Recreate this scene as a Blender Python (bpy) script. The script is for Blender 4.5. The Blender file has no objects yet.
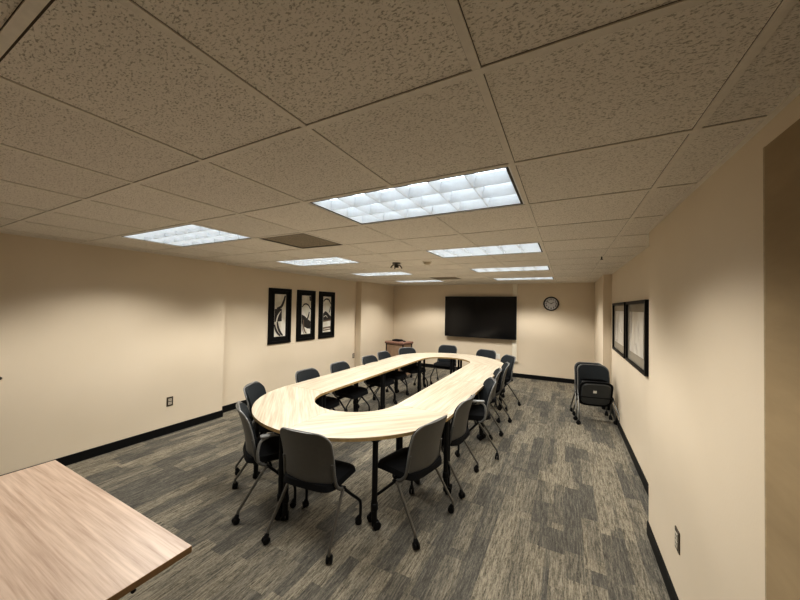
import bpy, bmesh, math, random
from mathutils import Vector, Matrix

C = bpy.context.scene.collection
PI = math.pi
random.seed(7)

# ------------------------------------------------------------------ dimensions (metres)
F_PX, YAW, PITCH, ROLL = 317.274, 0.482413, 0.019325, 0.017236
EYE = 1.766
CEIL = 2.397
GX, GY, TILE = -0.2134, 0.2211, 0.61          # ceiling grid origin and pitch
XL, XLR, XR, XRR, YB, YF = -4.728, -4.897, 0.587, 0.712, 8.616, -1.6

# ------------------------------------------------------------------ materials
def new_mat(name):
    m = bpy.data.materials.new(name); m.use_nodes = True
    nt = m.node_tree; b = nt.nodes['Principled BSDF']
    return m, nt, b

def lin(r, g, b):
    f = lambda c: (c/255/12.92) if c/255 <= .04045 else ((c/255+.055)/1.055)**2.4
    return (f(r), f(g), f(b), 1)

def N(nt, t, **kw):
    n = nt.nodes.new(t)
    for k, v in kw.items(): setattr(n, k, v)
    return n

def math_node(nt, op, a, b=None, c=None):
    n = N(nt, 'ShaderNodeMath', operation=op)
    for i, v in enumerate((a, b, c)):
        if v is None: continue
        if isinstance(v, (int, float)): n.inputs[i].default_value = v
        else: nt.links.new(v, n.inputs[i])
    return n.outputs[0]

def ramp(nt, fac, stops):
    r = N(nt, 'ShaderNodeValToRGB')
    e = r.color_ramp.elements
    while len(e) < len(stops): e.new(.5)
    for x, (p, c) in zip(e, stops): x.position = p; x.color = c
    nt.links.new(fac, r.inputs[0])
    return r.outputs[0]

def mixc(nt, fac, a, b, blend='MIX'):
    n = N(nt, 'ShaderNodeMix', data_type='RGBA', blend_type=blend)
    if isinstance(fac, (int, float)): n.inputs[0].default_value = fac
    else: nt.links.new(fac, n.inputs[0])
    for v, i in ((a, 6), (b, 7)):
        if isinstance(v, tuple): n.inputs[i].default_value = v
        else: nt.links.new(v, n.inputs[i])
    return n.outputs[2]

def objcoord(nt, scale=(1, 1, 1), rot=(0, 0, 0)):
    tc = N(nt, 'ShaderNodeTexCoord'); mp = N(nt, 'ShaderNodeMapping')
    mp.inputs['Scale'].default_value = scale; mp.inputs['Rotation'].default_value = rot
    nt.links.new(tc.outputs['Object'], mp.inputs[0])
    return mp.outputs[0]

def noise(nt, vec, scale, detail=3, rough=.5):
    n = N(nt, 'ShaderNodeTexNoise'); n.inputs['Scale'].default_value = scale
    n.inputs['Detail'].default_value = detail; n.inputs['Roughness'].default_value = rough
    nt.links.new(vec, n.inputs['Vector'])
    return n.outputs[0]

def bump(nt, b, h, strength, dist=.005):
    n = N(nt, 'ShaderNodeBump'); n.inputs['Strength'].default_value = strength
    n.inputs['Distance'].default_value = dist
    nt.links.new(h, n.inputs['Height']); nt.links.new(n.outputs[0], b.inputs['Normal'])

def simple(name, col, rough=.5, metal=0, var=.12, scale=40, spec=.5):
    m, nt, b = new_mat(name)
    v = noise(nt, objcoord(nt), scale)
    d = tuple(c*(1-var) for c in col[:3])+(1,); l = tuple(min(1, c*(1+var)) for c in col[:3])+(1,)
    nt.links.new(ramp(nt, v, [(.3, d), (.7, l)]), b.inputs['Base Color'])
    b.inputs['Roughness'].default_value = rough; b.inputs['Metallic'].default_value = metal
    b.inputs['Specular IOR Level'].default_value = spec
    return m

def wall_mat():
    m, nt, b = new_mat('painted_wall')
    co = objcoord(nt)
    big = noise(nt, co, 1.3, 2); fine = noise(nt, co, 90, 2)
    c = ramp(nt, big, [(.3, (.705, .61, .475, 1)), (.7, (.735, .638, .503, 1))])
    nt.links.new(c, b.inputs['Base Color'])
    b.inputs['Roughness'].default_value = .55; b.inputs['Specular IOR Level'].default_value = .3
    bump(nt, b, fine, .12, .003)
    return m

def ceiling_mat():
    m, nt, b = new_mat('fissured_tile')
    tc = N(nt, 'ShaderNodeTexCoord')
    sep = N(nt, 'ShaderNodeSeparateXYZ'); nt.links.new(tc.outputs['Object'], sep.inputs[0])
    # distance to the tile edge
    def edge(o, off):
        q = math_node(nt, 'DIVIDE', math_node(nt, 'SUBTRACT', o, off), TILE)
        fr = math_node(nt, 'FRACT', q)
        fl = math_node(nt, 'FLOOR', q)
        return math_node(nt, 'MINIMUM', fr, math_node(nt, 'SUBTRACT', 1.0, fr)), fl
    ex, fx = edge(sep.outputs[0], GX-40*TILE); ey, fy = edge(sep.outputs[1], GY-40*TILE)
    ed = math_node(nt, 'MINIMUM', ex, ey)
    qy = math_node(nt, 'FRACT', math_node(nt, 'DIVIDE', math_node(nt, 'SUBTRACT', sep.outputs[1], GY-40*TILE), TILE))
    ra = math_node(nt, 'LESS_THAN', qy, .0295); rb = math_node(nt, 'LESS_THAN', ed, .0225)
    shadow_line = math_node(nt, 'MAXIMUM', ra, rb)  # shadow lines beside the tees, painted dark into the tile colour
    # every tile gets its own piece of the pattern
    cmb = N(nt, 'ShaderNodeCombineXYZ')
    nt.links.new(math_node(nt, 'MULTIPLY', fx, 3.7), cmb.inputs[0]); nt.links.new(math_node(nt, 'MULTIPLY', fy, 5.3), cmb.inputs[1])
    add = N(nt, 'ShaderNodeVectorMath', operation='ADD')
    nt.links.new(tc.outputs['Object'], add.inputs[0]); nt.links.new(cmb.outputs[0], add.inputs[1])
    mp = N(nt, 'ShaderNodeMapping'); mp.inputs['Scale'].default_value = (105, 200, 105); mp.inputs['Rotation'].default_value = (0, 0, .2)
    nt.links.new(add.outputs[0], mp.inputs[0])
    mp2 = N(nt, 'ShaderNodeMapping'); mp2.inputs['Scale'].default_value = (260, 260, 260)
    nt.links.new(add.outputs[0], mp2.inputs[0])
    n1 = noise(nt, mp.outputs[0], 1.0, 2.0, .55); n2 = noise(nt, mp2.outputs[0], 1.0, 1, .5)
    pit = ramp(nt, n1, [(.33, (0, 0, 0, 1)), (.45, (1, 1, 1, 1))])
    pin = ramp(nt, n2, [(.27, (.3, .3, .3, 1)), (.36, (1, 1, 1, 1))])
    rough = mixc(nt, 1.0, pit, pin, 'MULTIPLY')
    base = mixc(nt, rough, (.52, .475, .40, 1), (.89, .84, .765, 1))
    wn = N(nt, 'ShaderNodeTexWhiteNoise'); nt.links.new(cmb.outputs[0], wn.inputs[0])
    tint = ramp(nt, wn.outputs[0], [(0, (.93, .93, .93, 1)), (1, (1, 1, 1, 1))])
    base = mixc(nt, 1.0, base, tint, 'MULTIPLY')
    col = mixc(nt, shadow_line, base, (.10, .075, .05, 1))
    nt.links.new(col, b.inputs['Base Color'])
    b.inputs['Roughness'].default_value = .95; b.inputs['Specular IOR Level'].default_value = .1
    bump(nt, b, rough, .55, .004)
    return m

def carpet_mat():
    m, nt, b = new_mat('carpet_plank')
    tc = N(nt, 'ShaderNodeTexCoord')
    sep = N(nt, 'ShaderNodeSeparateXYZ'); nt.links.new(tc.outputs['Object'], sep.inputs[0])
    def layer(w, l, seed, sx=0.0):
        col = math_node(nt, 'FLOOR', math_node(nt, 'DIVIDE', math_node(nt, 'ADD', sep.outputs[0], 20+sx), w))
        cv = N(nt, 'ShaderNodeCombineXYZ'); nt.links.new(col, cv.inputs[0]); cv.inputs[1].default_value = seed
        w1 = N(nt, 'ShaderNodeTexWhiteNoise'); nt.links.new(cv.outputs[0], w1.inputs[0])
        off = math_node(nt, 'MULTIPLY', w1.outputs[0], l)
        row = math_node(nt, 'FLOOR', math_node(nt, 'DIVIDE', math_node(nt, 'ADD', math_node(nt, 'ADD', sep.outputs[1], 20.0), off), l))
        c2 = N(nt, 'ShaderNodeCombineXYZ'); nt.links.new(col, c2.inputs[0]); nt.links.new(row, c2.inputs[1]); c2.inputs[2].default_value = seed
        w2 = N(nt, 'ShaderNodeTexWhiteNoise'); nt.links.new(c2.outputs[0], w2.inputs[0])
        return w2.outputs[0], c2.outputs[0]
    t1, id1 = layer(.25, 1.0, 1.3)
    t2, id2 = layer(.125, .60, 7.7)
    t3, id3 = layer(.0833, .80, 4.1)
    tone = math_node(nt, 'ADD', math_node(nt, 'ADD', math_node(nt, 'MULTIPLY', t1, .30), math_node(nt, 'MULTIPLY', t2, .37)), math_node(nt, 'MULTIPLY', t3, .33))
    add = N(nt, 'ShaderNodeVectorMath', operation='ADD')
    nt.links.new(tc.outputs['Object'], add.inputs[0])
    sc = N(nt, 'ShaderNodeVectorMath', operation='SCALE'); sc.inputs['Scale'].default_value = 1.37
    nt.links.new(id2, sc.inputs[0]); nt.links.new(sc.outputs[0], add.inputs[1])
    mp = N(nt, 'ShaderNodeMapping'); mp.inputs['Scale'].default_value = (105, 9, 1); nt.links.new(add.outputs[0], mp.inputs[0])
    mp2 = N(nt, 'ShaderNodeMapping'); mp2.inputs['Scale'].default_value = (240, 60, 1); nt.links.new(add.outputs[0], mp2.inputs[0])
    s1 = noise(nt, mp.outputs[0], 1.0, 3, .6); s2 = noise(nt, mp2.outputs[0], 1.0, 2, .6)
    streak = math_node(nt, 'ADD', math_node(nt, 'MULTIPLY', s1, .6), math_node(nt, 'MULTIPLY', s2, .4))
    beige = ramp(nt, streak, [(.36, (.088, .080, .064, 1)), (.47, (.205, .183, .140, 1)), (.60, (.345, .308, .240, 1))])
    grey = ramp(nt, streak, [(.36, (.072, .068, .060, 1)), (.50, (.125, .116, .098, 1)), (.64, (.21, .193, .16, 1))])
    mixf = ramp(nt, tone, [(.33, (0, 0, 0, 1)), (.62, (1, 1, 1, 1))])
    col = mixc(nt, mixf, grey, beige)
    nt.links.new(col, b.inputs['Base Color'])
    b.inputs['Roughness'].default_value = .95; b.inputs['Specular IOR Level'].default_value = .12
    bump(nt, b, s2, .35, .004)
    return m

def wood_mat(name, dark, light, ang=0.0, rough=.38, seed=0.0):
    m, nt, b = new_mat(name)
    co = objcoord(nt, (1, 1, 1), (0, 0, ang))
    mp = N(nt, 'ShaderNodeMapping'); mp.inputs['Scale'].default_value = (2.2, 70, 8); mp.inputs['Location'].default_value = (seed, seed*2, 0)
    nt.links.new(co, mp.inputs[0])
    mp2 = N(nt, 'ShaderNodeMapping'); mp2.inputs['Scale'].default_value = (1.1, 18, 4); mp2.inputs['Location'].default_value = (seed*3, seed, 0)
    nt.links.new(co, mp2.inputs[0])
    a = noise(nt, mp.outputs[0], 1, 5, .65); c = noise(nt, mp2.outputs[0], 1, 3, .5)
    f = math_node(nt, 'ADD', math_node(nt, 'MULTIPLY', a, .6), math_node(nt, 'MULTIPLY', c, .4))
    nt.links.new(ramp(nt, f, [(.36, dark), (.62, light)]), b.inputs['Base Color'])
    b.inputs['Roughness'].default_value = rough; b.inputs['Specular IOR Level'].default_value = .4
    return m

def emit(name, col, s):
    m, nt, b = new_mat(name)
    b.inputs['Base Color'].default_value = col
    b.inputs['Emission Color'].default_value = col; b.inputs['Emission Strength'].default_value = s
    return m

def grille_mat():
    m, nt, b = new_mat('perforated_grille')
    co = objcoord(nt)
    v = N(nt, 'ShaderNodeTexVoronoi'); v.inputs['Scale'].default_value = 75; v.inputs['Randomness'].default_value = 0.0
    nt.links.new(co, v.inputs['Vector'])
    nt.links.new(ramp(nt, v.outputs['Distance'], [(.40, (.05, .04, .028, 1)), (.5, (.46, .38, .27, 1))]), b.inputs['Base Color'])
    b.inputs['Roughness'].default_value = .7
    return m

def fabric_mat(name, col, s=350):
    m, nt, b = new_mat(name)
    co = objcoord(nt)
    v = noise(nt, co, s, 2)
    nt.links.new(ramp(nt, v, [(.3, tuple(c*.6 for c in col[:3])+(1,)), (.7, tuple(c*1.35 for c in col[:3])+(1,))]), b.inputs['Base Color'])
    b.inputs['Roughness'].default_value = .85; b.inputs['Specular IOR Level'].default_value = .25
    bump(nt, b, v, .3, .002)
    return m

def print_mat(name, c0, c1, scale, tall=1.0):
    m, nt, b = new_mat(name)
    v = noise(nt, objcoord(nt, (scale, scale, scale*tall)), 1.0, 3)
    nt.links.new(ramp(nt, v, [(.35, c0), (.62, c1)]), b.inputs['Base Color'])
    b.inputs['Roughness'].default_value = .12; b.inputs['Specular IOR Level'].default_value = .5
    return m

M = dict(
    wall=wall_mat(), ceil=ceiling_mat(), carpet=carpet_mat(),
    tee=simple('ceiling_tee', (.80, .75, .67, 1), .6, var=.04),
    base=simple('black_vinyl_base', (.006, .006, .006, 1), .5, spec=.2),
    black=simple('black_plastic', (.008, .008, .009, 1), .5, spec=.25),
    blackmetal=simple('black_metal', (.005, .005, .005, 1), .5, spec=.25),
    rubber=simple('black_rubber', (.004, .004, .004, 1), .6, spec=.25),
    seat=fabric_mat('black_seat_fabric', (.0045, .0045, .005, 1)),
    pad=fabric_mat('charcoal_back_pad', (.024, .028, .031, 1)),
    shell=simple('grey_shell_plastic', (.115, .112, .102, 1), .36, var=.05),
    rim=simple('edge_highlight_grey', (.20, .198, .19, 1), .3, var=.05),  # paler than the shell, stands for its edges catching light
    pan=simple('grey_seat_pan', (.05, .053, .053, 1), .45, var=.05),
    tube=simple('grey_tube', (.17, .165, .15, 1), .3, .6, var=.05),
    armpad=simple('grey_arm_pad', (.26, .26, .25, 1), .3, var=.05),
    edge=wood_mat('table_edge_band', lin(150, 125, 84), lin(176, 150, 106), 0, .5),
    edge2=simple('dark_tan_edge_band', lin(128, 98, 62), .5),
    desk=wood_mat('pinkish_laminate', lin(166, 142, 123), lin(205, 184, 165), 0, .42, 2.0),
    cartwood=wood_mat('brown_cart_laminate', lin(138, 112, 90), lin(168, 141, 116), PI/2, .45, 4.0),
    carttop=simple('mauve_brown_cart_top', lin(128, 96, 82), .4),
    white=simple('white_plastic', (.78, .76, .71, 1), .4, var=.03),
    cream=simple('cream_raceway', (.80, .74, .62, 1), .45, var=.03),
    bronze=simple('dark_bronze_plate', (.055, .040, .024, 1), .4),
    recept=simple('light_receptacle', (.52, .47, .38, 1), .4),
    louver=simple('white_louver', (.88, .90, .92, 1), .35, var=.02),
    lamp=emit('lamp_white', (.86, .94, 1.0, 1), 1.6),
    gap=simple('dark_fixture_frame', (.03, .027, .022, 1), .5),
    housing=simple('white_housing', (.85, .86, .87, 1), .5, var=.02),
    grille=grille_mat(),
    screen=simple('black_tv_glass', (.004, .004, .0045, 1), .12),
    artframe=simple('black_art_frame', (.005, .0045, .004, 1), .45, spec=.15),
    artmat=simple('black_art_mat', (.007, .0065, .006, 1), .6, spec=.12),
    artpaper=print_mat('cream_art_paper', (.62, .58, .48, 1), (.76, .73, .66, 1), 6),
    ink=simple('black_ink', (.025, .020, .018, 1), .5),
    brownink=simple('brown_ink', (.16, .11, .075, 1), .5),
    greymat=simple('grey_picture_mat', (.27, .245, .20, 1), .25, var=.05),
    palepaper=print_mat('pale_picture_paper', (.55, .53, .49, 1), (.68, .66, .61, 1), 3, .5),
    greyink=simple('grey_ink', (.33, .31, .29, 1), .3),
    clockface=simple('pale_clock_face', (.66, .66, .68, 1), .4, var=.04),
    panel=wood_mat('brown_fabric_panel', (.31, .23, .13, 1), (.38, .285, .165, 1), PI/2, .85, 6.0),
    paneledge=simple('tan_panel_edge', (.40, .31, .19, 1), .6),
    detector=simple('tan_detector', (.50, .42, .30, 1), .5),
    bracket=simple('dark_brown_bracket', (.05, .038, .022, 1), .5),
)
TOPS = [wood_mat('maple_laminate_%s' % n, lin(168, 153, 130), lin(208, 198, 180), a, .36, s)
        for n, a, s in (('lengthwise', PI/2, 1.0), ('lengthwise_b', PI/2, 9.0), ('chord', PI/4, 3.0), ('cross_chord', -PI/4, 5.0))]

# ------------------------------------------------------------------ mesh helpers
def obj(name, bm, mats, parent=None, smooth=None):
    me = bpy.data.meshes.new(name)
    bmesh.ops.recalc_face_normals(bm, faces=bm.faces[:])
    bm.to_mesh(me); bm.free()
    for m in (mats if isinstance(mats, (list, tuple)) else [mats]): me.materials.append(m)
    if smooth is not None:
        for p in me.polygons: p.use_smooth = True
        try: me.set_sharp_from_angle(angle=math.radians(smooth))
        except Exception: pass
    o = bpy.data.objects.new(name, me); C.objects.link(o)
    if parent: o.parent = parent
    return o

def thing(name, label, cat, loc=(0, 0, 0), rotz=0, group=None):
    o = bpy.data.objects.new(name, None); C.objects.link(o)
    o.location = loc; o.rotation_euler = (0, 0, rotz); o.empty_display_size = .1
    o['label'] = label; o['category'] = cat
    if group: o['group'] = group
    return o

def struct(name, bm, m, parent=None, smooth=None):
    o = obj(name, bm, m, parent, smooth); o['kind'] = 'structure'
    return o

def dup(root, loc, rotz, label, group=None):
    r = root.copy(); C.objects.link(r); r.location = loc; r.rotation_euler = (0, 0, rotz); r['label'] = label
    if group: r['group'] = group
    for ch in list(root.children):
        c = ch.copy(); C.objects.link(c); c.parent = r
        for g in ch.children:
            d = g.copy(); C.objects.link(d); d.parent = c
    return r

def BM(): return bmesh.new()

def box(bm, c, s, bev=0, mat=0, rot=None, seg=2):
    t = bmesh.new(); bmesh.ops.create_cube(t, size=1)
    bmesh.ops.scale(t, vec=s, verts=t.verts)
    if bev: bmesh.ops.bevel(t, geom=t.edges[:], offset=bev, segments=seg, affect='EDGES', profile=.5)
    if rot is not None: bmesh.ops.rotate(t, cent=(0, 0, 0), matrix=rot, verts=t.verts)
    bmesh.ops.translate(t, vec=c, verts=t.verts)
    join(bm, t, mat)

def join(bm, t, mat=0):
    mp = {v: bm.verts.new(v.co) for v in t.verts}
    for f in t.faces:
        try:
            g = bm.faces.new([mp[v] for v in f.verts]); g.material_index = mat
        except ValueError: pass
    t.free()

def tube(bm, pts, r, n=10, mat=0):
    pts = [Vector(p) for p in pts]
    rs = r if isinstance(r, (list, tuple)) else [r]*len(pts)
    prev = None; rings = []
    for i, p in enumerate(pts):
        d = (pts[min(i+1, len(pts)-1)]-pts[max(i-1, 0)]).normalized()
        if prev is None:
            a = Vector((0, 0, 1)) if abs(d.z) < .9 else Vector((1, 0, 0))
            u = d.cross(a).normalized()
        else:
            u = (prev-d*prev.dot(d)).normalized()
        prev = u; w = d.cross(u)
        rings.append([bm.verts.new(p+(u*math.cos(2*PI*k/n)+w*math.sin(2*PI*k/n))*rs[i]) for k in range(n)])
    for a, b in zip(rings, rings[1:]):
        for k in range(n):
            f = bm.faces.new((a[k], a[(k+1) % n], b[(k+1) % n], b[k])); f.material_index = mat
    for rg in (rings[0], rings[-1]):
        f = bm.faces.new(rg); f.material_index = mat

def smooth_path(pts, k=4):
    # Catmull-Rom through the points
    P = [Vector(p) for p in pts]; P = [P[0]*2-P[1]]+P+[P[-1]*2-P[-2]]
    out = []
    for i in range(1, len(P)-2):
        a, b, c, d = P[i-1:i+3]
        for j in range(k):
            t = j/k
            out.append(.5*((2*b)+(c-a)*t+(2*a-5*b+4*c-d)*t*t+(3*b-a-3*c+d)*t**3))
    out.append(P[-2]); return out

def prism(bm, poly, z0, z1, mat=0, side_mat=None):
    a = [bm.verts.new((x, y, z0)) for x, y in poly]; b = [bm.verts.new((x, y, z1)) for x, y in poly]
    f = bm.faces.new(b); f.material_index = mat
    g = bm.faces.new(a[::-1]); g.material_index = mat if side_mat is None else side_mat
    n = len(poly)
    for i in range(n):
        f = bm.faces.new((a[i], a[(i+1) % n], b[(i+1) % n], b[i])); f.material_index = mat if side_mat is None else side_mat

def disc(bm, c, r, h, axis='Y', n=32, mat=0):
    c = Vector(c); d = {'X': Vector((1, 0, 0)), 'Y': Vector((0, 1, 0)), 'Z': Vector((0, 0, 1))}[axis]
    tube(bm, [c-d*h/2, c+d*h/2], r, n, mat)

# ------------------------------------------------------------------ room shell
bm = BM(); box(bm, ((XL+XR)/2, (YB+YF)/2, -.05), (6.2, YB-YF+.6, .1))
struct('floor', bm, M['carpet'])

Lp = [(XL, YF), (XL, 3.13), (XLR, 3.13), (XLR, 6.86), (XL, 6.86), (XL, YB)]
Rp = [(XR, YF), (XR, 3.17), (XRR, 3.17), (XRR, 6.70), (XR, 6.70), (XR, YB)]
bm = BM(); prism(bm, Lp+[(-5.1, YB), (-5.1, YF)], 0, CEIL+.12); struct('wall_left', bm, M['wall'])
bm = BM(); prism(bm, Rp+[(.92, YB), (.92, YF)], 0, CEIL+.12); struct('wall_right', bm, M['wall'])
bm = BM(); box(bm, ((XL+XR)/2, YB+.06, (CEIL+.12)/2), (6.2, .12, CEIL+.12)); struct('wall_back', bm, M['wall'])
bm = BM(); box(bm, ((XL+XR)/2, YF-.06, (CEIL+.12)/2), (6.2, .12, CEIL+.12)); struct('wall_front', bm, M['wall'])

def base_run(path, side, name):
    bm = BM()
    t, h = .011, .102
    for (x0, y0), (x1, y1) in zip(path, path[1:]):
        if abs(x0-x1) < 1e-6:
            box(bm, (x0+side*t/2, (y0+y1)/2, h/2), (t, abs(y1-y0), h))
        else:
            lo, hi = min(x0, x1), max(x0, x1)
            # return face of the jog: sits in front of the step that faces into the recess
            sgn = 1 if ((x1-x0)*side < 0) else -1
            box(bm, ((lo+hi)/2+side*t/2, y0+sgn*t/2, h/2), (hi-lo, t, h))
    return struct(name, bm, M['base'])
base_run(Lp, 1, 'baseboard_left'); base_run(Rp, -1, 'baseboard_right')
bm = BM(); box(bm, ((XL+XR)/2, YB-.0055, .051), (XR-XL-.022, .011, .102)); struct('baseboard_back', bm, M['base'])
bm = BM(); box(bm, ((XL+XR)/2, YF+.0055, .051), (XR-XL-.022, .011, .102)); struct('baseboard_front', bm, M['base'])

FIX = [(-2, 2), (-2, 5), (-2, 8), (-2, 11), (-6, 2), (-6, 5), (-6, 8), (-6, 11)]
VENTS = [(-4, 3), (-4, 10)]
holes = set()
for i, j in FIX: holes |= {(i, j), (i+1, j)}
for v in VENTS: holes.add(v)
bm = BM()
for i in range(-9, 3):
    for j in range(-4, 15):
        if (i, j) in holes: continue
        x0, y0 = GX+i*TILE, GY+j*TILE
        x1, y1 = x0+TILE, y0+TILE
        x0, x1 = max(x0, XLR-.1), min(x1, XRR+.1); y0, y1 = max(y0, YF-.05), min(y1, YB+.05)
        if x1 <= x0 or y1 <= y0: continue
        f = [bm.verts.new((x, y, z)) for z in (CEIL, CEIL+.016) for x, y in ((x0, y0), (x1, y0), (x1, y1), (x0, y1))]
        bm.faces.new(f[3::-1]); bm.faces.new(f[4:])
        for k in range(4): bm.faces.new((f[k], f[(k+1) % 4], f[4+(k+1) % 4], f[4+k]))
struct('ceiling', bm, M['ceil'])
# suspended grid
bm = BM()
TW, TZ = .024, .004
for i in range(-8, 2):
    x = GX+i*TILE
    # continuous across the room except where a two-tile fixture or nothing sits on the line
    segs = []
    y = YF
    spans = [(GY+j*TILE+TW/2, GY+(j+1)*TILE-TW/2) for (a, j) in FIX if a+1 == i]
    for s, e in sorted(spans): segs.append((y, s)); y = e
    segs.append((y, YB))
    xr0 = XLR if i == -8 else None
    for s, e in segs:
        if x > XR or x < XL: continue
        box(bm, (x, (s+e)/2, CEIL-TZ/2), (TW, e-s, TZ))
for j in range(-2, 14):
    y = GY+j*TILE
    xa = XLR if 3.13 < y < 6.86 else XL; xb = XRR if 3.17 < y < 6.7 else XR
    box(bm, ((xa+xb)/2, y, CEIL-TZ/2-.0004), (xb-xa, TW, TZ))
struct('trim_1', bm, M['tee'])
# wall angle under the tiles' edges
bm = BM()
for path, side in ((Lp, 1), (Rp, -1)):
    for (x0, y0), (x1, y1) in zip(path, path[1:]):
        if abs(x0-x1) < 1e-6: box(bm, (x0+side*.011, (y0+y1)/2, CEIL-.003), (.022, abs(y1-y0), .005))
        else:
            sgn = 1 if ((x1-x0)*side < 0) else -1
            box(bm, ((x0+x1)/2, y0+sgn*.011, CEIL-.003), (abs(x1-x0), .022, .005))
box(bm, ((XL+XR)/2, YB-.011, CEIL-.003), (XR-XL, .022, .005))
struct('trim_2', bm, M['tee'])

# ------------------------------------------------------------------ ceiling lights
LIGHT_W = 34
BATWING = 1.35
def make_light():
    t = thing('ceiling_light', '', 'ceiling light', group='recessed louvered ceiling lights')
    W, D, H = 2*TILE-TW, TILE-TW, .11
    bm = BM()                                   # open white box above the ceiling
    for s in (-1, 1):
        box(bm, (s*(W/2-.004), 0, H/2), (.008, D, H)); box(bm, (0, s*(D/2-.004), H/2), (W, .008, H))
    box(bm, (0, 0, H+.004), (W, D, .008)); obj('housing', bm, M['housing'], t)
    bm = BM(); g = .012                         # dark reveal round the louver
    for s in (-1, 1):
        box(bm, (s*(W/2-g/2-.008), 0, .004), (g, D-.016, .008)); box(bm, (0, s*(D/2-g/2-.008), .004), (W-.016-2*g, g, .008))
    obj('frame', bm, M['gap'], t)
    w, d = W-.016-2*g, D-.016-2*g
    bm = BM()                                   # parabolic louver: tapering blades, 6 x 3 cells
    def blade(cx, cy, L, alongx, wide=.022):
        prof = [(-wide/2, .062), (-wide*.27, .036), (-wide*.13, .016), (-.0014, 0), (.0014, 0), (wide*.13, .016), (wide*.27, .036), (wide/2, .062)]
        vs = []
        for e in (-L/2, L/2):
            vs.append([bm.verts.new((cx+(e if alongx else p), cy+(p if alongx else e), z+.001)) for p, z in prof])
        for k in range(len(prof)):
            bm.faces.new((vs[0][k], vs[0][(k+1) % 8], vs[1][(k+1) % 8], vs[1][k]))
        bm.faces.new(vs[0]); bm.faces.new(vs[1][::-1])
    for k in range(4): blade(0, -d/2+k*d/3, w, True, .034)
    for k in range(7): blade(-w/2+k*w/6, 0, d, False, .034)
    obj('louver', bm, M['louver'], t)
    bm = BM(); box(bm, (0, 0, .075), (w, d, .006)); obj('lamp_panel', bm, M['lamp'], t)
    L = bpy.data.lights.new('troffer_lamp', 'AREA'); L.shape = 'RECTANGLE'; L.size = w; L.size_y = d
    L.energy = LIGHT_W; L.color = (1.0, .985, .95); L.spread = PI
    L.use_nodes = True; nt = L.node_tree; em = nt.nodes['Emission']       # batwing distribution of a parabolic louver
    g_ = N(nt, 'ShaderNodeNewGeometry'); dp = N(nt, 'ShaderNodeVectorMath', operation='DOT_PRODUCT')
    nt.links.new(g_.outputs['Normal'], dp.inputs[0]); nt.links.new(g_.outputs['Incoming'], dp.inputs[1])
    cs = math_node(nt, 'ABSOLUTE', dp.outputs['Value'])
    rr = ramp(nt, cs, [(.43, (0, 0, 0, 1)), (.56, (1, 1, 1, 1)), (.72, (.80, .80, .80, 1)), (1.0, (.32, .32, .32, 1))])
    nt.links.new(math_node(nt, 'MULTIPLY', rr, BATWING), em.inputs['Strength'])
    lo = bpy.data.objects.new('lamp', L); C.objects.link(lo); lo.parent = t; lo.location = (0, 0, -.004)
    return t
LIGHT_LABELS = [
    'nearest and largest recessed ceiling light, 18 bright louver cells, right row',
    'second ceiling light of the right row, behind the largest one',
    'third ceiling light of the right row, in front of the television',
    'farthest ceiling light of the right row, closest to the television wall',
    'nearest ceiling light of the left row, close to the blank left wall',
    'second ceiling light of the left row, just behind the large brown grille',
    'third ceiling light of the left row, beside the dark ceiling bracket',
    'farthest ceiling light of the left row, beside the small far grille']
l0 = make_light()
for k, ((i, j), lb) in enumerate(zip(FIX, LIGHT_LABELS)):
    loc = (GX+(i+1)*TILE, GY+(j+.5)*TILE, CEIL)
    if k == 0: l0.location = loc; l0['label'] = lb
    else: dup(l0, loc, 0, lb)

# the same lamp once more in the left row, over the near table behind the viewpoint
o_ = [c for c in l0.children if c.type == 'LIGHT'][0]
b_ = bpy.data.objects.new('lamp', o_.data.copy()); C.objects.link(b_)
b_.data.energy = LIGHT_W*.36; b_.location = (GX-5*TILE, GY-.5*TILE, CEIL-.012)

# return grilles
def make_vent(i, j, label):
    t = thing('air_grille', label, 'air vent', (GX+(i+.5)*TILE, GY+(j+.5)*TILE, CEIL), 0, 'brown return air grilles')
    bm = BM(); w = TILE-TW
    for s in (-1, 1):
        box(bm, (s*(w/2-.012), 0, .003), (.024, w, .008)); box(bm, (0, s*(w/2-.012), .003), (w-.048, .024, .008))
    obj('frame', bm, M['bracket'], t)
    bm = BM(); box(bm, (0, 0, .006), (w-.046, w-.046, .006)); obj('perforated_panel', bm, M['grille'], t)
make_vent(-4, 3, 'large brown perforated return air grille in ceiling beside the nearest left light')
make_vent(-4, 10, 'small-looking far brown return air grille in ceiling near the television wall')

# ceiling bracket, smoke detector, sprinkler
t = thing('ceiling_bracket', 'dark brown mount with splayed arms hanging under the ceiling', 'bracket', (-2.20, 4.07, CEIL))
bm = BM(); disc(bm, (0, 0, -.006), .06, .012, 'Z', 20); obj('ceiling_plate', bm, M['bracket'], t, 40)
bm = BM(); tube(bm, [(0, 0, -.016), (0, 0, -.06)], .018, 12); disc(bm, (0, 0, -.055), .032, .028, 'Z', 16); obj('hub', bm, M['bracket'], t, 40)
for a in (45, 135, 225, 315):
    bm = BM(); ca, sa = math.cos(math.radians(a)), math.sin(math.radians(a))
    tube(bm, smooth_path([(.02*ca, .02*sa, -.03), (.055*ca, .055*sa, -.036), (.085*ca, .085*sa, -.078)], 3), .008, 8); obj('arm', bm, M['bracket'], t, 50)
t = thing('smoke_detector', 'small round tan smoke detector on the ceiling', 'smoke detector', (-1.72, 4.08, CEIL))
bm = BM(); disc(bm, (0, 0, -.008), .065, .016, 'Z', 28); obj('base', bm, M['tee'], t, 40)
bm = BM(); tube(bm, [(0, 0, -.016), (0, 0, -.03), (0, 0, -.045)], [.052, .050, .032], 28); obj('cover', bm, M['detector'], t, 40)
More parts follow.
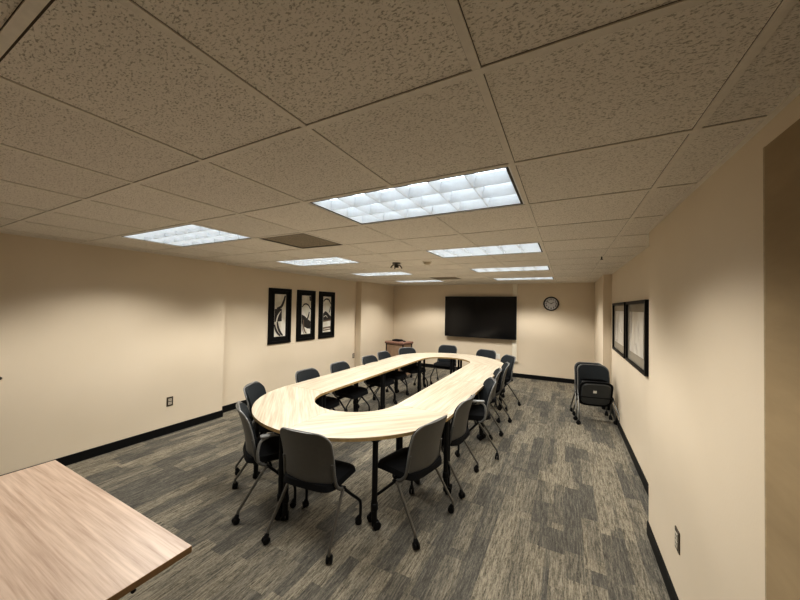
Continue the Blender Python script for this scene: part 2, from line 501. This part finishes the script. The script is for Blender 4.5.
t = thing('fire_sprinkler', 'tiny dark fire sprinkler head in the ceiling near the right wall', 'sprinkler', (.37, 4.42, CEIL))
bm = BM(); disc(bm, (0, 0, -.003), .03, .006, 'Z', 20); obj('escutcheon', bm, M['tee'], t, 40)
bm = BM(); tube(bm, [(0, 0, -.006), (0, 0, -.035)], .008, 10); disc(bm, (0, 0, -.038), .016, .004, 'Z', 14); obj('head', bm, M['bracket'], t, 40)

# ------------------------------------------------------------------ conference table
TX, YN, YFAR, RO, RI, TH = -2.03, 2.93, 5.74, 1.075, .472, .028
HT = .742
table = thing('conference_table', 'long oval racetrack conference table, pale maple top on black casters', 'table', (TX, (YN+YFAR)/2, 0))
cy = (YN+YFAR)/2; hs = (YFAR-YN)/2
def section(poly, mat, name='tabletop_section'):
    bm = BM(); prism(bm, poly, HT-TH, HT, 0, 1)
    edges = [e for e in bm.edges if all(abs(v.co.z-HT) < 1e-6 for v in e.verts)]
    bmesh.ops.bevel(bm, geom=edges, offset=.003, segments=1, affect='EDGES')
    return obj(name, bm, [mat, M['edge']], table)
def arc(cx, cyy, r, a0, a1, n):
    return [(cx+r*math.cos(math.radians(a0+(a1-a0)*k/n)), cyy+r*math.sin(math.radians(a0+(a1-a0)*k/n))) for k in range(n+1)]
sg = .06
for a0, yy, mt in ((180, -hs, TOPS[2]), (270, -hs, TOPS[3]), (0, hs, TOPS[2]), (90, hs, TOPS[3])):
    section(arc(0, yy, RO, a0+sg, a0+90-sg, 28)+arc(0, yy, RI, a0+90-sg*2, a0+sg*2, 18), mt)
for s in (-1, 1):
    for k, (y0, y1) in enumerate(((-hs, 0), (0, hs))):
        xs = sorted((s*RI, s*RO))
        section([(xs[0], y0+.0012), (xs[1], y0+.0012), (xs[1], y1-.0012), (xs[0], y1-.0012)], TOPS[k if s > 0 else 1-k])
def table_leg(x, y):
    bm = BM()
    tube(bm, [(x, y, .075), (x, y, HT-TH)], .0225, 16)
    tube(bm, [(x, y, .15), (x, y, .155), (x, y, .205), (x, y, .21)], [.0225, .029, .029, .0225], 16)
    box(bm, (x, y, HT-TH-.006), (.09, .09, .012), .002)
    lg = obj('leg', bm, M['blackmetal'], table, 40)
    bm = BM()
    a = random.uniform(0, 2*PI); dx, dy = math.cos(a)*.018, math.sin(a)*.018
    ax = Vector((-math.sin(a), math.cos(a), 0))
    c = Vector((x+dx, y+dy, .032))
    for s in (-1, 1): tube(bm, [c+ax*s*.006, c+ax*s*.026], .032, 18)
    tube(bm, [(x, y, .05), (x, y, .085)], .02, 12)
    obj('caster', bm, M['rubber'], lg, 40)
ro, ri, off = RO-.045, RI+.045, .027
for a in (225, 312.5, 45, 135):
    yy = -hs if a > 180 else hs
    table_leg(ro*math.cos(math.radians(a)), yy+ro*math.sin(math.radians(a)))
for r in (ro, ri):
    for s in (-1, 1):
        table_leg(-off+(-.015 if s else 0), s*(hs+r)); table_leg(off-.015, s*(hs+r))
        for y0 in (-hs, 0, hs):
            for e in (-1, 1): table_leg(s*r, y0+e*off)

# ------------------------------------------------------------------ chairs
def caster_bm(x, y, a):
    bm = BM()
    dx, dy = math.cos(a), math.sin(a); ax = Vector((-dy, dx, 0)); c = Vector((x+dx*.014, y+dy*.014, .026))
    for s in (-1, 1): tube(bm, [c+ax*s*.004, c+ax*s*.007, c+ax*s*.019, c+ax*s*.022], [.022, .026, .026, .021], 14)
    tube(bm, [c+Vector((0, 0, .012)), c+Vector((-dx*.006, -dy*.006, .03)), Vector((x, y, .07))], [.019, .019, .012], 10)
    return bm

def back_y(t): return -.178-.012*t-.080*t*t
def lit_edge_bm(w, z0, z1, rc=.085):
    # pale tube along the shell's sides and top, painting its edge highlight
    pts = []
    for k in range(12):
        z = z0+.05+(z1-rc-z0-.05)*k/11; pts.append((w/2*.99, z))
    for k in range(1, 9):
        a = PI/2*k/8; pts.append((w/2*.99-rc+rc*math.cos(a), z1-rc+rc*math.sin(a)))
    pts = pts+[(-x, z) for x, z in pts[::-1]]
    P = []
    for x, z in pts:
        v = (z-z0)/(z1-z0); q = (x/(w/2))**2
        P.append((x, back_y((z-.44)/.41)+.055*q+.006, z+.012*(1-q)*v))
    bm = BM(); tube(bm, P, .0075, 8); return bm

def back_surface(w, z0, z1, th, inset=0, yoff=0, rc=.085):
    bm = BM(); nu, nv = 14, 14
    grid = []
    H = z1-z0
    for layer in (0, 1):
        rows = []
        for j in range(nv+1):
            # denser rows near the top so the corners come out round
            v = 1-(1-j/nv)**1.5
            z = z0+H*v
            hw = w/2*(.98+.02*v)
            dz = z1-z
            if dz < rc: hw = hw-rc+math.sqrt(max(0, rc*rc-(rc-dz)**2))
            if v < .12: hw -= .02*(1-v/.12)**2
            row = []
            for i in range(nu+1):
                u = -1+2*i/nu
                x = u*hw
                t = (z-.44)/.41
                y = back_y(t)+.055*(x/(w/2))**2+yoff+(th if layer else 0)
                zz = z+.012*(1-(x/(w/2))**2)*v
                row.append(bm.verts.new((x, y, zz)))
            rows.append(row)
        grid.append(rows)
    A, B = grid
    for j in range(nv):
        for i in range(nu):
            bm.faces.new((A[j][i], A[j][i+1], A[j+1][i+1], A[j+1][i])); bm.faces.new((B[j][i+1], B[j][i], B[j+1][i], B[j+1][i+1]))
    for j in range(nv):
        for i in (0, nu): bm.faces.new((A[j][i], A[j+1][i], B[j+1][i], B[j][i]))
    for i in range(nu):
        for j in (0, nv): bm.faces.new((A[j][i], A[j][i+1], B[j][i+1], B[j][i]))
    return bm

def seat_bm(bottom=False):
    bm = BM(); t = bmesh.new()
    nx, ny = 12, 12
    top, bot = [], []
    for j in range(ny+1):
        v = -1+2*j/ny
        rt, rb = [], []
        for i in range(nx+1):
            u = -1+2*i/nx
            # squircle outline
            e = 5
            s = 1/max(1e-6, (abs(u)**e+abs(v)**e)**(1/e)) if (abs(u) > 1e-6 or abs(v) > 1e-6) else 1
            m = max(abs(u), abs(v)); k = s*m
            x, y = u*k*(.232 if not bottom else .205), v*k*(.222 if not bottom else .19)+.025
            crown = (1-m**4)
            wf = -.028*max(0, v)**3
            if bottom:
                rt.append(t.verts.new((x, y, .432+wf))); rb.append(t.verts.new((x*.93, (y-.025)*.93+.025, .405+.6*wf-.006*crown)))
            else:
                rt.append(t.verts.new((x*(.955+.045*0), (y-.025)*.96+.025, .472+.010*crown+wf-.012*abs(u)**4*0))); rb.append(t.verts.new((x, y, .430+wf)))
        top.append(rt); bot.append(rb)
    for j in range(ny):
        for i in range(nx):
            t.faces.new((top[j][i], top[j][i+1], top[j+1][i+1], top[j+1][i])); t.faces.new((bot[j][i+1], bot[j][i], bot[j+1][i], bot[j+1][i+1]))
    for j in range(ny):
        for i in (0, nx): t.faces.new((top[j][i], top[j+1][i], bot[j+1][i], bot[j][i]))
    for i in range(nx):
        for j in (0, ny): t.faces.new((top[j][i], top[j][i+1], bot[j][i+1], bot[j][i]))
    join(bm, t)
    return bm

def make_chair(label, arms=False, flipped=False, name='nesting_chair', group='black task chairs around the oval table'):
    t = thing(name, label, 'chair', group=group)
    piv = Vector((0, .0, .415))
    def flip(bm):
        if flipped:
            bmesh.ops.rotate(bm, cent=piv, matrix=Matrix.Rotation(math.radians(72), 3, 'X'), verts=bm.verts)
        return bm
    seat = obj('seat', flip(seat_bm()), M['seat'], t, 50)
    obj('seat_pan', flip(seat_bm(True)), M['pan'] if flipped else M['black'], seat, 50)
    if flipped:
        bm = BM(); box(bm, (.02, .075, .3965), (.05, .045, .002)); obj('label_sticker', flip(bm), M['white'], seat)
    br = obj('backrest', back_surface(.450, .468, .850, .014), M['shell'], t, 50)
    obj('rim', lit_edge_bm(.450, .468, .850), M['rim'], br, 60)  # shell edge highlight, put in as a paler tube
    obj('back_pad', back_surface(.424, .484, .840, .016, yoff=.0145, rc=.08), M['pad'], br, 50)
    for s in (-1, 1):
        bm = BM()                                # flat arm that carries the back down to the pivot
        tube(bm, smooth_path([(s*.216, -.146, .62), (s*.221, -.130, .53), (s*.228, -.115, .46), (s*.232, -.075, .415), (s*.232, -.03, .395)], 4), .0135, 8)
        obj('back_support', bm, M['shell'], t, 50)
    bm = BM()
    tube(bm, [(-.245, -.03, .392), (.245, -.03, .392)], .015, 12)
    tube(bm, [(-.238, .0, .385), (.238, .0, .385)], .011, 10)
    obj('seat_frame', bm, M['blackmetal'], t, 50)
    for s in (-1, 1):
        bm = BM()
        tube(bm, smooth_path([(s*.240, -.035, .395), (s*.247, -.10, .305), (s*.262, -.215, .135), (s*.266, -.243, .095), (s*.266, -.246, .06)], 4), .0115, 10)
        lg = obj('leg', bm, M['tube'], t, 50); obj('caster', caster_bm(s*.266, -.246, random.uniform(0, 6.3)), M['rubber'], lg, 50)
        bm = BM()
        tube(bm, smooth_path([(s*.240, -.02, .39), (s*.25, .09, .285), (s*.262, .175, .205), (s*.265, .198, .16), (s*.265, .20, .06)], 4), .0115, 10)
        lg = obj('leg', bm, M['tube'] if flipped else M['blackmetal'], t, 50); obj('caster', caster_bm(s*.265, .20, random.uniform(0, 6.3)), M['rubber'], lg, 50)
        if arms:
            bm = BM()
            tube(bm, smooth_path([(s*.238, -.10, .44), (s*.268, -.11, .53), (s*.275, -.09, .62), (s*.275, -.03, .652)], 4), .012, 10)
            box(bm, (s*.275, .02, .662), (.052, .23, .022), .009); obj('armrest', bm, M['armpad'], t, 50)
    return t

def heading(dx, dy): return math.atan2(dy, dx)-PI/2

c0 = make_chair('')
cA = make_chair('', arms=True)
# (x, y, dirx, diry, arms, label)
CH = [
    (-1.708, 1.945, -.11, 1, 0, 'nearest chair, its brown-grey back turned to the viewer at the table end'),
    (-1.15, 2.465, -1, .22, 0, 'grey-backed chair at the near right curve, beside the lone table leg'),
    (-2.42, 2.05, .54, .84, 1, 'chair with armrests at the near left curve, left of the nearest chair'),
    (-1.09, 3.20, -1, .05, 0, 'second chair up the right side, its plain grey shell next to the armrest chair'),
    (-1.03, 4.02, -.92, -.36, 1, 'chair with light grey armrests on the right side of the table'),
    (-1.09, 4.78, -.97, -.20, 0, 'chair on the right side just beyond the one with armrests'),
    (-1.07, 5.38, -.97, -.22, 0, 'chair on the right side second from the far right corner'),
    (-1.11, 6.19, -.78, -.62, 0, 'chair at the far right corner, dark rounded back below the wall raceway'),
    (-2.92, 2.51, .87, .5, 0, 'chair at the left curve, turned sideways by the jog of the left wall'),
    (-2.97, 3.32, 1, .03, 0, 'first chair on the long left side, under the leftmost black framed print'),
    (-2.95, 4.0, 1, .0, 0, 'second chair on the long left side, under the rightmost black framed print'),
    (-2.92, 4.80, 1, -.03, 0, 'third chair on the long left side, left one of the close pair'),
    (-2.98, 5.41, 1, .0, 0, 'fourth chair on the long left side, right one of the close pair, by the cart'),
    (-2.89, 6.12, .88, -.47, 0, 'chair at the far left curve, in front of the brown cart'),
    (-2.46, 6.98, 0, -1, 0, 'chair at the far end, pushed back with seat and legs visible below the table'),
    (-1.55, 6.70, -.25, -.97, 0, 'chair at the far end under the right half of the television'),
]
u0 = uA = False
for x, y, dx, dy, arm, lb in CH:
    src = cA if arm else c0
    if arm and not uA or (not arm and not u0):
        src.location = (x, y, 0); src.rotation_euler.z = heading(dx, dy); src['label'] = lb
        if arm: uA = True
        else: u0 = True
    else: dup(src, (x, y, 0), heading(dx, dy), lb)
fc = make_chair('front chair of the nested pair, flipped-up seat with a white sticker', flipped=True, group='nested chairs by the right wall')
fc.location = (.42, 5.86, 0); fc.rotation_euler.z = heading(.16, -.98)
dup(fc, (.385, 6.06, 0), heading(.16, -.98), 'rear chair of the nested pair by the right wall, mostly hidden behind the front one')

# ------------------------------------------------------------------ near table (lower left corner)
desk = thing('training_table', 'rectangular table with pinkish wood-grain top in the near left corner', 'table', (-2.145, .43, 0))
W2, D2 = 1.51, .75
bm = BM(); box(bm, (0, 0, .728), (W2, D2, .028), .003)
for f in bm.faces: f.material_index = 0 if f.normal.z > .9 or f.normal.z == 0 and False else 1
bm.normal_update()
for f in bm.faces: f.material_index = 0 if f.normal.z > .7 else 1
obj('tabletop', bm, [M['desk'], M['edge2']], desk)
for s in (-1, 1):
    bm = BM()
    tube(bm, [(s*.60, 0, .09), (s*.60, 0, .71)], .028, 14); box(bm, (s*.60, 0, .075), (.05, .58, .035), .01); box(bm, (s*.60, 0, .705), (.06, .5, .018), .004)
    lg = obj('leg', bm, M['blackmetal'], desk, 40)
    for e in (-1, 1):
        bm = BM(); c = Vector((s*.60, e*.26, .03))
        for q in (-1, 1): tube(bm, [c+Vector((q*.006, 0, 0)), c+Vector((q*.024, 0, 0))], .03, 16)
        tube(bm, [c+Vector((0, 0, .01)), c+Vector((0, 0, .05))], .014, 10); obj('caster', bm, M['rubber'], lg, 40)
bm = BM(); box(bm, (.70, .18, .706), (.05, .05, .016), .005); tube(bm, [(.70, .18, .70), (.735, .18, .694)], .008, 8); obj('flip_latch', bm, M['black'], desk, 40)
bm = BM(); tube(bm, [(-.6, 0, .66), (.6, 0, .66)], .018, 12); obj('crossbar', bm, M['blackmetal'], desk, 40)

# ------------------------------------------------------------------ rolling cart at the back left
cart = thing('media_cart', 'small brown wood-grain cart with rounded top standing in the back left corner', 'cart', (-3.66, 6.98, 0), -.13)
bm = BM(); box(bm, (0, 0, .47), (.485, .37, .76), .004); obj('cabinet', bm, M['cartwood'], cart)
bm = BM(); box(bm, (0, 0, .868), (.57, .45, .055), .02, seg=3); obj('top', bm, M['carttop'], cart, 40)
bm = BM(); box(bm, (0, -.189, .47), (.46, .012, .68), .002); d_ = obj('door', bm, M['cartwood'], cart)
bm = BM(); box(bm, (.19, -.20, .62), (.014, .012, .1), .003); obj('handle', bm, M['black'], d_)
for sx in (-1, 1):
    for sy in (-1, 1):
        bm = BM(); tube(bm, [(sx*.25, sy*.19, .08), (sx*.25, sy*.19, .842)], .014, 10)
        p = obj('post', bm, M['black'], cart, 40)
        bm = BM(); tube(bm, [(sx*.25-.014, sy*.19, .032), (sx*.25+.014, sy*.19, .032)], .032, 14); tube(bm, [(sx*.25, sy*.19, .04), (sx*.25, sy*.19, .09)], .012, 8); obj('caster', bm, M['rubber'], p, 40)
bm = BM(); box(bm, (0, .0, .1), (.50, .38, .02), .004); obj('bottom_shelf', bm, M['cartwood'], cart)
R = Matrix.Rotation(-.13, 3, 'Z')
t = thing('control_box', 'low black device lying on the left of the brown cart top', 'device', (-3.72, 7.02, .8955), -.13)
bm = BM(); box(bm, (0, 0, .018), (.22, .17, .036), .008); obj('body', bm, M['black'], t, 40)
bm = BM(); box(bm, (0, -.0, .039), (.17, .11, .008), .003); obj('lid', bm, M['black'], t)
t = thing('remote_control', 'small black remote lying on the right of the brown cart top', 'remote control', (-3.51, 6.97, .8955), .6)
bm = BM(); box(bm, (0, 0, .011), (.05, .15, .022), .007); obj('body', bm, M['black'], t, 40)
bm = BM()
for k in range(4): box(bm, (0, -.045+k*.026, .0225), (.03, .012, .003))
obj('buttons', bm, M['bracket'], t)

# ------------------------------------------------------------------ television
tv = thing('television', 'large black flat-screen television mounted on the far wall', 'television', (-2.06, 8.48, 1.51))
bm = BM(); box(bm, (0, .03, 0), (1.90, .05, 1.10), .006); obj('cabinet', bm, M['black'], tv)
bm = BM(); box(bm, (0, .004, .006), (1.872, .004, 1.062), .001); obj('screen', bm, M['screen'], tv)
bm = BM(); box(bm, (0, .09, 0), (.7, .075, .45), .004); obj('wall_mount', bm, M['black'], tv)

# raceway and plates on the far wall
rw = thing('cable_raceway', 'white vertical cable raceway on the far wall running behind the television edge', 'cable raceway', (-1.165, YB, 0))
bm = BM(); box(bm, (0, -.02, 1.41), (.115, .04, 1.97), .004); obj('channel', bm, M['cream'], rw)
bm = BM(); box(bm, (.01, -.024, .405), (.15, .048, .05), .006); obj('end_box', bm, M['recept'], rw)

def outlet(loc, rot, label, plate='bronze', rec='recept', w=.078, h=.122, name='wall_outlet'):
    t = thing(name, label, 'outlet', loc, rot)            # plate faces local -Y
    bm = BM(); box(bm, (0, -.003, 0), (w, .006, h), .002); p = obj('cover_plate', bm, M[plate], t)
    for s in (-1, 1):
        bm = BM(); box(bm, (0, -.0075, s*.023), (.042, .004, .036), .0015)
        r = obj('receptacle', bm, M[rec], p)
        bm = BM()
        for q in (-1, 1): box(bm, (q*.007, -.0098, s*.023+.003), (.003, .001, .010))
        obj('slots', bm, M['ink'], r)
    return t
outlet((XL, 2.385, .428), PI/2, 'dark bronze outlet with two light receptacles on the long left wall')
outlet((XR, 2.425, .43), -PI/2, 'dark bronze outlet low on the near right wall')
outlet((XLR, 6.79, .455), PI/2, 'small dark outlet beside the jog at the far end of the left wall')
outlet((-1.585, YB, .495), 0, 'white outlet plate on the far wall left of the raceway', 'white', 'tee', .12, .13)

t = thing('wall_bumper', 'tiny dark round bumper on the left wall at the picture edge', 'bumper', (XL, .917, 1.02))
bm = BM(); tube(bm, [(0, 0, 0), (.012, 0, 0), (.022, 0, 0)], [.015, .015, .009], 16); obj('knob', bm, M['bronze'], t, 40)

# ------------------------------------------------------------------ clock
CK = .92
ck = thing('wall_clock', 'round wall clock with black rim and pale face on the far wall', 'clock', (-.325, YB, 1.888))
bm = BM()
n = 48; rim = [(.158, -.016), (.158, -.034), (.168, -.042), (.182, -.036), (.188, -.016), (.188, 0), (.158, 0)]
rings = [[bm.verts.new((r*math.cos(2*PI*k/n), y, r*math.sin(2*PI*k/n))) for k in range(n)] for r, y in rim]
for a in range(len(rim)):
    A, B = rings[a], rings[(a+1) % len(rim)]
    for k in range(n): bm.faces.new((A[k], A[(k+1) % n], B[(k+1) % n], B[k]))
obj('rim', bm, M['black'], ck, 40)
bm = BM(); disc(bm, (0, -.012, 0), .160, .012, 'Y', 48); face = obj('face', bm, M['clockface'], ck, 40)
def text_obj(body, size, loc, rot, mat, parent, name):
    cu = bpy.data.curves.new(name, 'FONT'); cu.body = body; cu.size = size; cu.align_x = 'CENTER'; cu.align_y = 'CENTER'; cu.extrude = .0006; cu.offset = .0015
    o = bpy.data.objects.new(name+'_curve', cu); C.objects.link(o)
    me = bpy.data.meshes.new_from_object(o.evaluated_get(bpy.context.evaluated_depsgraph_get()))
    bpy.data.objects.remove(o)
    me.materials.clear(); me.materials.append(mat)
    m = bpy.data.objects.new(name, me); C.objects.link(m); m.location = loc; m.rotation_euler = rot; m.parent = parent
    return m
for h in range(1, 13):
    a = math.radians(90-30*h)
    text_obj(str(h), .062, (.122*math.cos(a), -.0187, .122*math.sin(a)), (PI/2, 0, 0), M['ink'], face, 'numeral')
for ang, L, w, nm, y in ((60, .085, .012, 'hour_hand', -.0205), (300, .122, .008, 'minute_hand', -.0225)):
    bm = BM(); box(bm, (0, 0, L/2-.012), (w, .0015, L), .0004)
    bmesh.ops.rotate(bm, cent=(0, 0, 0), matrix=Matrix.Rotation(math.radians(ang), 3, 'Y'), verts=bm.verts)
    bmesh.ops.translate(bm, vec=(0, y, 0), verts=bm.verts); obj(nm, bm, M['ink'], ck)
ck.scale = (CK, 1, CK)
bm = BM(); disc(bm, (0, -.0215, 0), .010, .007, 'Y', 16); obj('hub', bm, M['ink'], ck, 40)

# ------------------------------------------------------------------ left wall: three abstract prints (faces +X)
def ribbon(pts, w, x):
    """flat painted stroke in the (y,z) plane at depth x"""
    bm = BM(); P = smooth_path([(0, a, b) for a, b in pts], 6); vs = []
    for i, p in enumerate(P):
        d = (P[min(i+1, len(P)-1)]-P[max(i-1, 0)]).normalized(); nrm = Vector((0, -d.z, d.y))
        ww = w*(.55+.45*math.sin(PI*(i+1)/(len(P)+1)))
        vs.append((bm.verts.new((x, *(p+nrm*ww/2)[1:])), bm.verts.new((x, *(p-nrm*ww/2)[1:]))))
    for a, b in zip(vs, vs[1:]): bm.faces.new((a[0], a[1], b[1], b[0]))
    return bm
def patch(poly, x):
    bm = BM(); bm.faces.new([bm.verts.new((x, y, z)) for y, z in poly]); return bm
def art(y0, y1, label, strokes):
    z0, z1 = 1.008, 2.066
    t = thing('framed_print', label, 'picture', (XLR, (y0+y1)/2, (z0+z1)/2), 0, 'black framed abstract prints on the left wall')
    w, h = y1-y0, z1-z0
    bm = BM(); f = .05
    for s in (-1, 1):
        box(bm, (.014, s*(w/2-f/2), 0), (.028, f, h), .003); box(bm, (.014, 0, s*(h/2-f/2)), (.028, w-2*f+.004, f), .003)
    obj('frame', bm, M['artframe'], t)
    bm = BM(); box(bm, (.006, 0, 0), (.012, w-2*f+.006, h-2*f+.006)); obj('mat_board', bm, M['artmat'], t)
    pw, ph = w*.50, h*.77
    bm = BM(); box(bm, (.0135, 0, .012), (.003, pw, ph)); pr = obj('print', bm, M['artpaper'], t)
    for k, (kind, data, wd, mt) in enumerate(strokes):
        # u to the viewer's right (which is +y on this wall), v upward, both -1..1
        q = [(u*pw/2, .012+v*ph/2) for u, v in data]
        b = ribbon(q, wd, .0156+.0004*k) if kind == 'r' else patch(q, .0156+.0004*k)
        obj('brush_stroke' if kind == 'r' else 'colour_patch', b, M[mt], pr)
art(4.085, 4.625, 'leftmost of the three black framed abstract prints, dark square with crossing curves', [
    ('p', [(-.98, .30), (.25, .32), (.28, -.28), (-.98, -.30)], 0, 'ink'),
    ('r', [(.85, .95), (.65, .72), (.25, .45), (-.2, .36), (-.6, .32)], .05, 'ink'),
    ('r', [(.05, .2), (-.45, -.05), (-.62, -.35), (-.35, -.7), (.2, -.97)], .03, 'artpaper'),
    ('r', [(-.5, -.30), (-.35, -.55), (0, -.78), (.5, -.97)], .05, 'ink'),
    ('r', [(-.97, -.42), (-.75, -.65), (-.4, -.83), (.1, -.97)], .045, 'ink')])
art(4.785, 5.31, 'middle of the three black framed abstract prints, thin arch over a dark wedge', [
    ('p', [(.6, .97), (.98, .97), (.98, .72), (.7, .74)], 0, 'ink'),
    ('r', [(-.95, .40), (-.5, .54), (0, .56), (.5, .48), (.95, .28)], .03, 'ink'),
    ('p', [(-.97, .02), (-.3, -.08), (.5, -.26), (.97, -.34), (.97, -.74), (.3, -.72), (-.5, -.60), (-.97, -.48)], 0, 'ink'),
    ('r', [(.65, .15), (.5, -.05), (.15, -.28), (-.2, -.45)], .035, 'ink'),
    ('r', [(-.6, -.25), (-.55, -.6), (-.25, -.85), (.1, -.97)], .035, 'brownink'),
    ('r', [(-.9, -.45), (-.75, -.75), (-.45, -.97)], .03, 'greyink')])
art(5.44, 5.97, 'rightmost of the three black framed abstract prints, dark mound above a pale band', [
    ('r', [(-.95, .72), (-.5, .84), (0, .86), (.5, .80), (.95, .60)], .035, 'ink'),
    ('r', [(.85, .45), (.75, .25), (.55, .08)], .025, 'ink'),
    ('p', [(-.97, .05), (-.5, .18), (-.1, .14), (.4, .02), (.97, -.12), (.97, -.28), (-.97, -.34)], 0, 'ink'),
    ('r', [(-.9, -.16), (-.5, -.08), (-.1, -.1), (.1, -.2)], .018, 'artpaper'),
    ('p', [(-.97, -.34), (.97, -.28), (.97, -.36), (-.97, -.42)], 0, 'brownink'),
    ('p', [(-.97, -.72), (.97, -.68), (.97, -.88), (-.97, -.92)], 0, 'brownink'),
    ('r', [(-.9, -.84), (-.3, -.82), (.4, -.8), (.9, -.8)], .02, 'artpaper')])

# ------------------------------------------------------------------ right wall: two pale pictures (faces -X)
def pale(y0, y1, label, strokes):
    z0, z1 = 1.125, 1.872
    t = thing('framed_picture', label, 'picture', (XRR, (y0+y1)/2, (z0+z1)/2), 0, 'pale framed pictures on the right wall')
    w, h = y1-y0, z1-z0; bm = BM(); f = .034
    for s in (-1, 1):
        box(bm, (-.016, s*(w/2-f/2), 0), (.032, f, h), .003); box(bm, (-.016, 0, s*(h/2-f/2)), (.032, w-2*f+.004, f), .003)
    obj('frame', bm, M['artframe'], t)
    bm = BM(); box(bm, (-.005, 0, 0), (.01, w-2*f+.006, h-2*f+.006)); obj('mat_board', bm, M['greymat'], t)
    pw, ph = w*.68, h*.64
    bm = BM(); box(bm, (-.0115, 0, .01), (.003, pw, ph)); pr = obj('print', bm, M['palepaper'], t)
    for k, (kind, data, wd, mt) in enumerate(strokes):
        q = [(-u*pw/2, .01+v*ph/2) for u, v in data]
        b = ribbon(q, wd, -.0136-.0004*k) if kind == 'r' else patch(q, -.0136-.0004*k)
        obj('brush_stroke' if kind == 'r' else 'colour_patch', b, M[mt], pr)
pale(3.845, 4.985, 'nearer of the two black framed pale pictures on the right wall', [
    ('p', [(-.95, .95), (-.55, .95), (-.65, -.1), (-.95, -.5)], 0, 'greyink'),
    ('r', [(-.1, -.5), (.05, -.65), (.2, -.85)], .03, 'greyink'), ('r', [(.3, .6), (.35, .2), (.55, -.2)], .02, 'greyink')])
pale(5.095, 6.30, 'farther of the two black framed pale pictures, closer to the nested chairs', [
    ('r', [(-.5, .8), (-.6, 0), (-.5, -.8)], .06, 'greyink'), ('r', [(.1, .3), (.3, -.1), (.6, -.3)], .03, 'greyink')])

# brown panel at the right edge
pn = thing('wall_panel', 'tall brown panel on the near right wall at the picture edge', 'wall panel', (XR, .55, 0))
bm = BM(); box(bm, (-.005, 0, 1.20), (.010, 1.85, 2.226), .003); obj('panel', bm, M['panel'], pn)
bm = BM(); box(bm, (-.0045, .931, 1.20), (.009, .012, 2.23), .002); obj('edge_trim', bm, M['paneledge'], pn)

# ------------------------------------------------------------------ camera, world
cam = bpy.data.cameras.new('camera'); co = bpy.data.objects.new('camera', cam); C.objects.link(co)
cam.sensor_fit = 'HORIZONTAL'; cam.sensor_width = 36; cam.lens = 36*F_PX/800; cam.clip_start = .02
cyw, syw = math.cos(YAW), math.sin(YAW)
fw = Vector((-syw*math.cos(PITCH), cyw*math.cos(PITCH), math.sin(PITCH)))
rt = Vector((cyw, syw, 0)); up = rt.cross(fw)
r2 = rt*math.cos(ROLL)+up*math.sin(ROLL); u2 = -rt*math.sin(ROLL)+up*math.cos(ROLL)
Mx = Matrix(((r2.x, u2.x, -fw.x, 0), (r2.y, u2.y, -fw.y, 0), (r2.z, u2.z, -fw.z, EYE), (0, 0, 0, 1)))
co.matrix_world = Mx
bpy.context.scene.camera = co

w = bpy.data.worlds.new('world'); bpy.context.scene.world = w; w.use_nodes = True
w.node_tree.nodes['Background'].inputs[0].default_value = (.02, .018, .015, 1)
sc = bpy.context.scene
sc.view_settings.view_transform = 'Standard'; sc.view_settings.look = 'None'
sc.view_settings.exposure = 0.36; sc.view_settings.gamma = 0.835
sc.cycles.max_bounces = 8; sc.cycles.diffuse_bounces = 6; sc.cycles.use_denoising = True
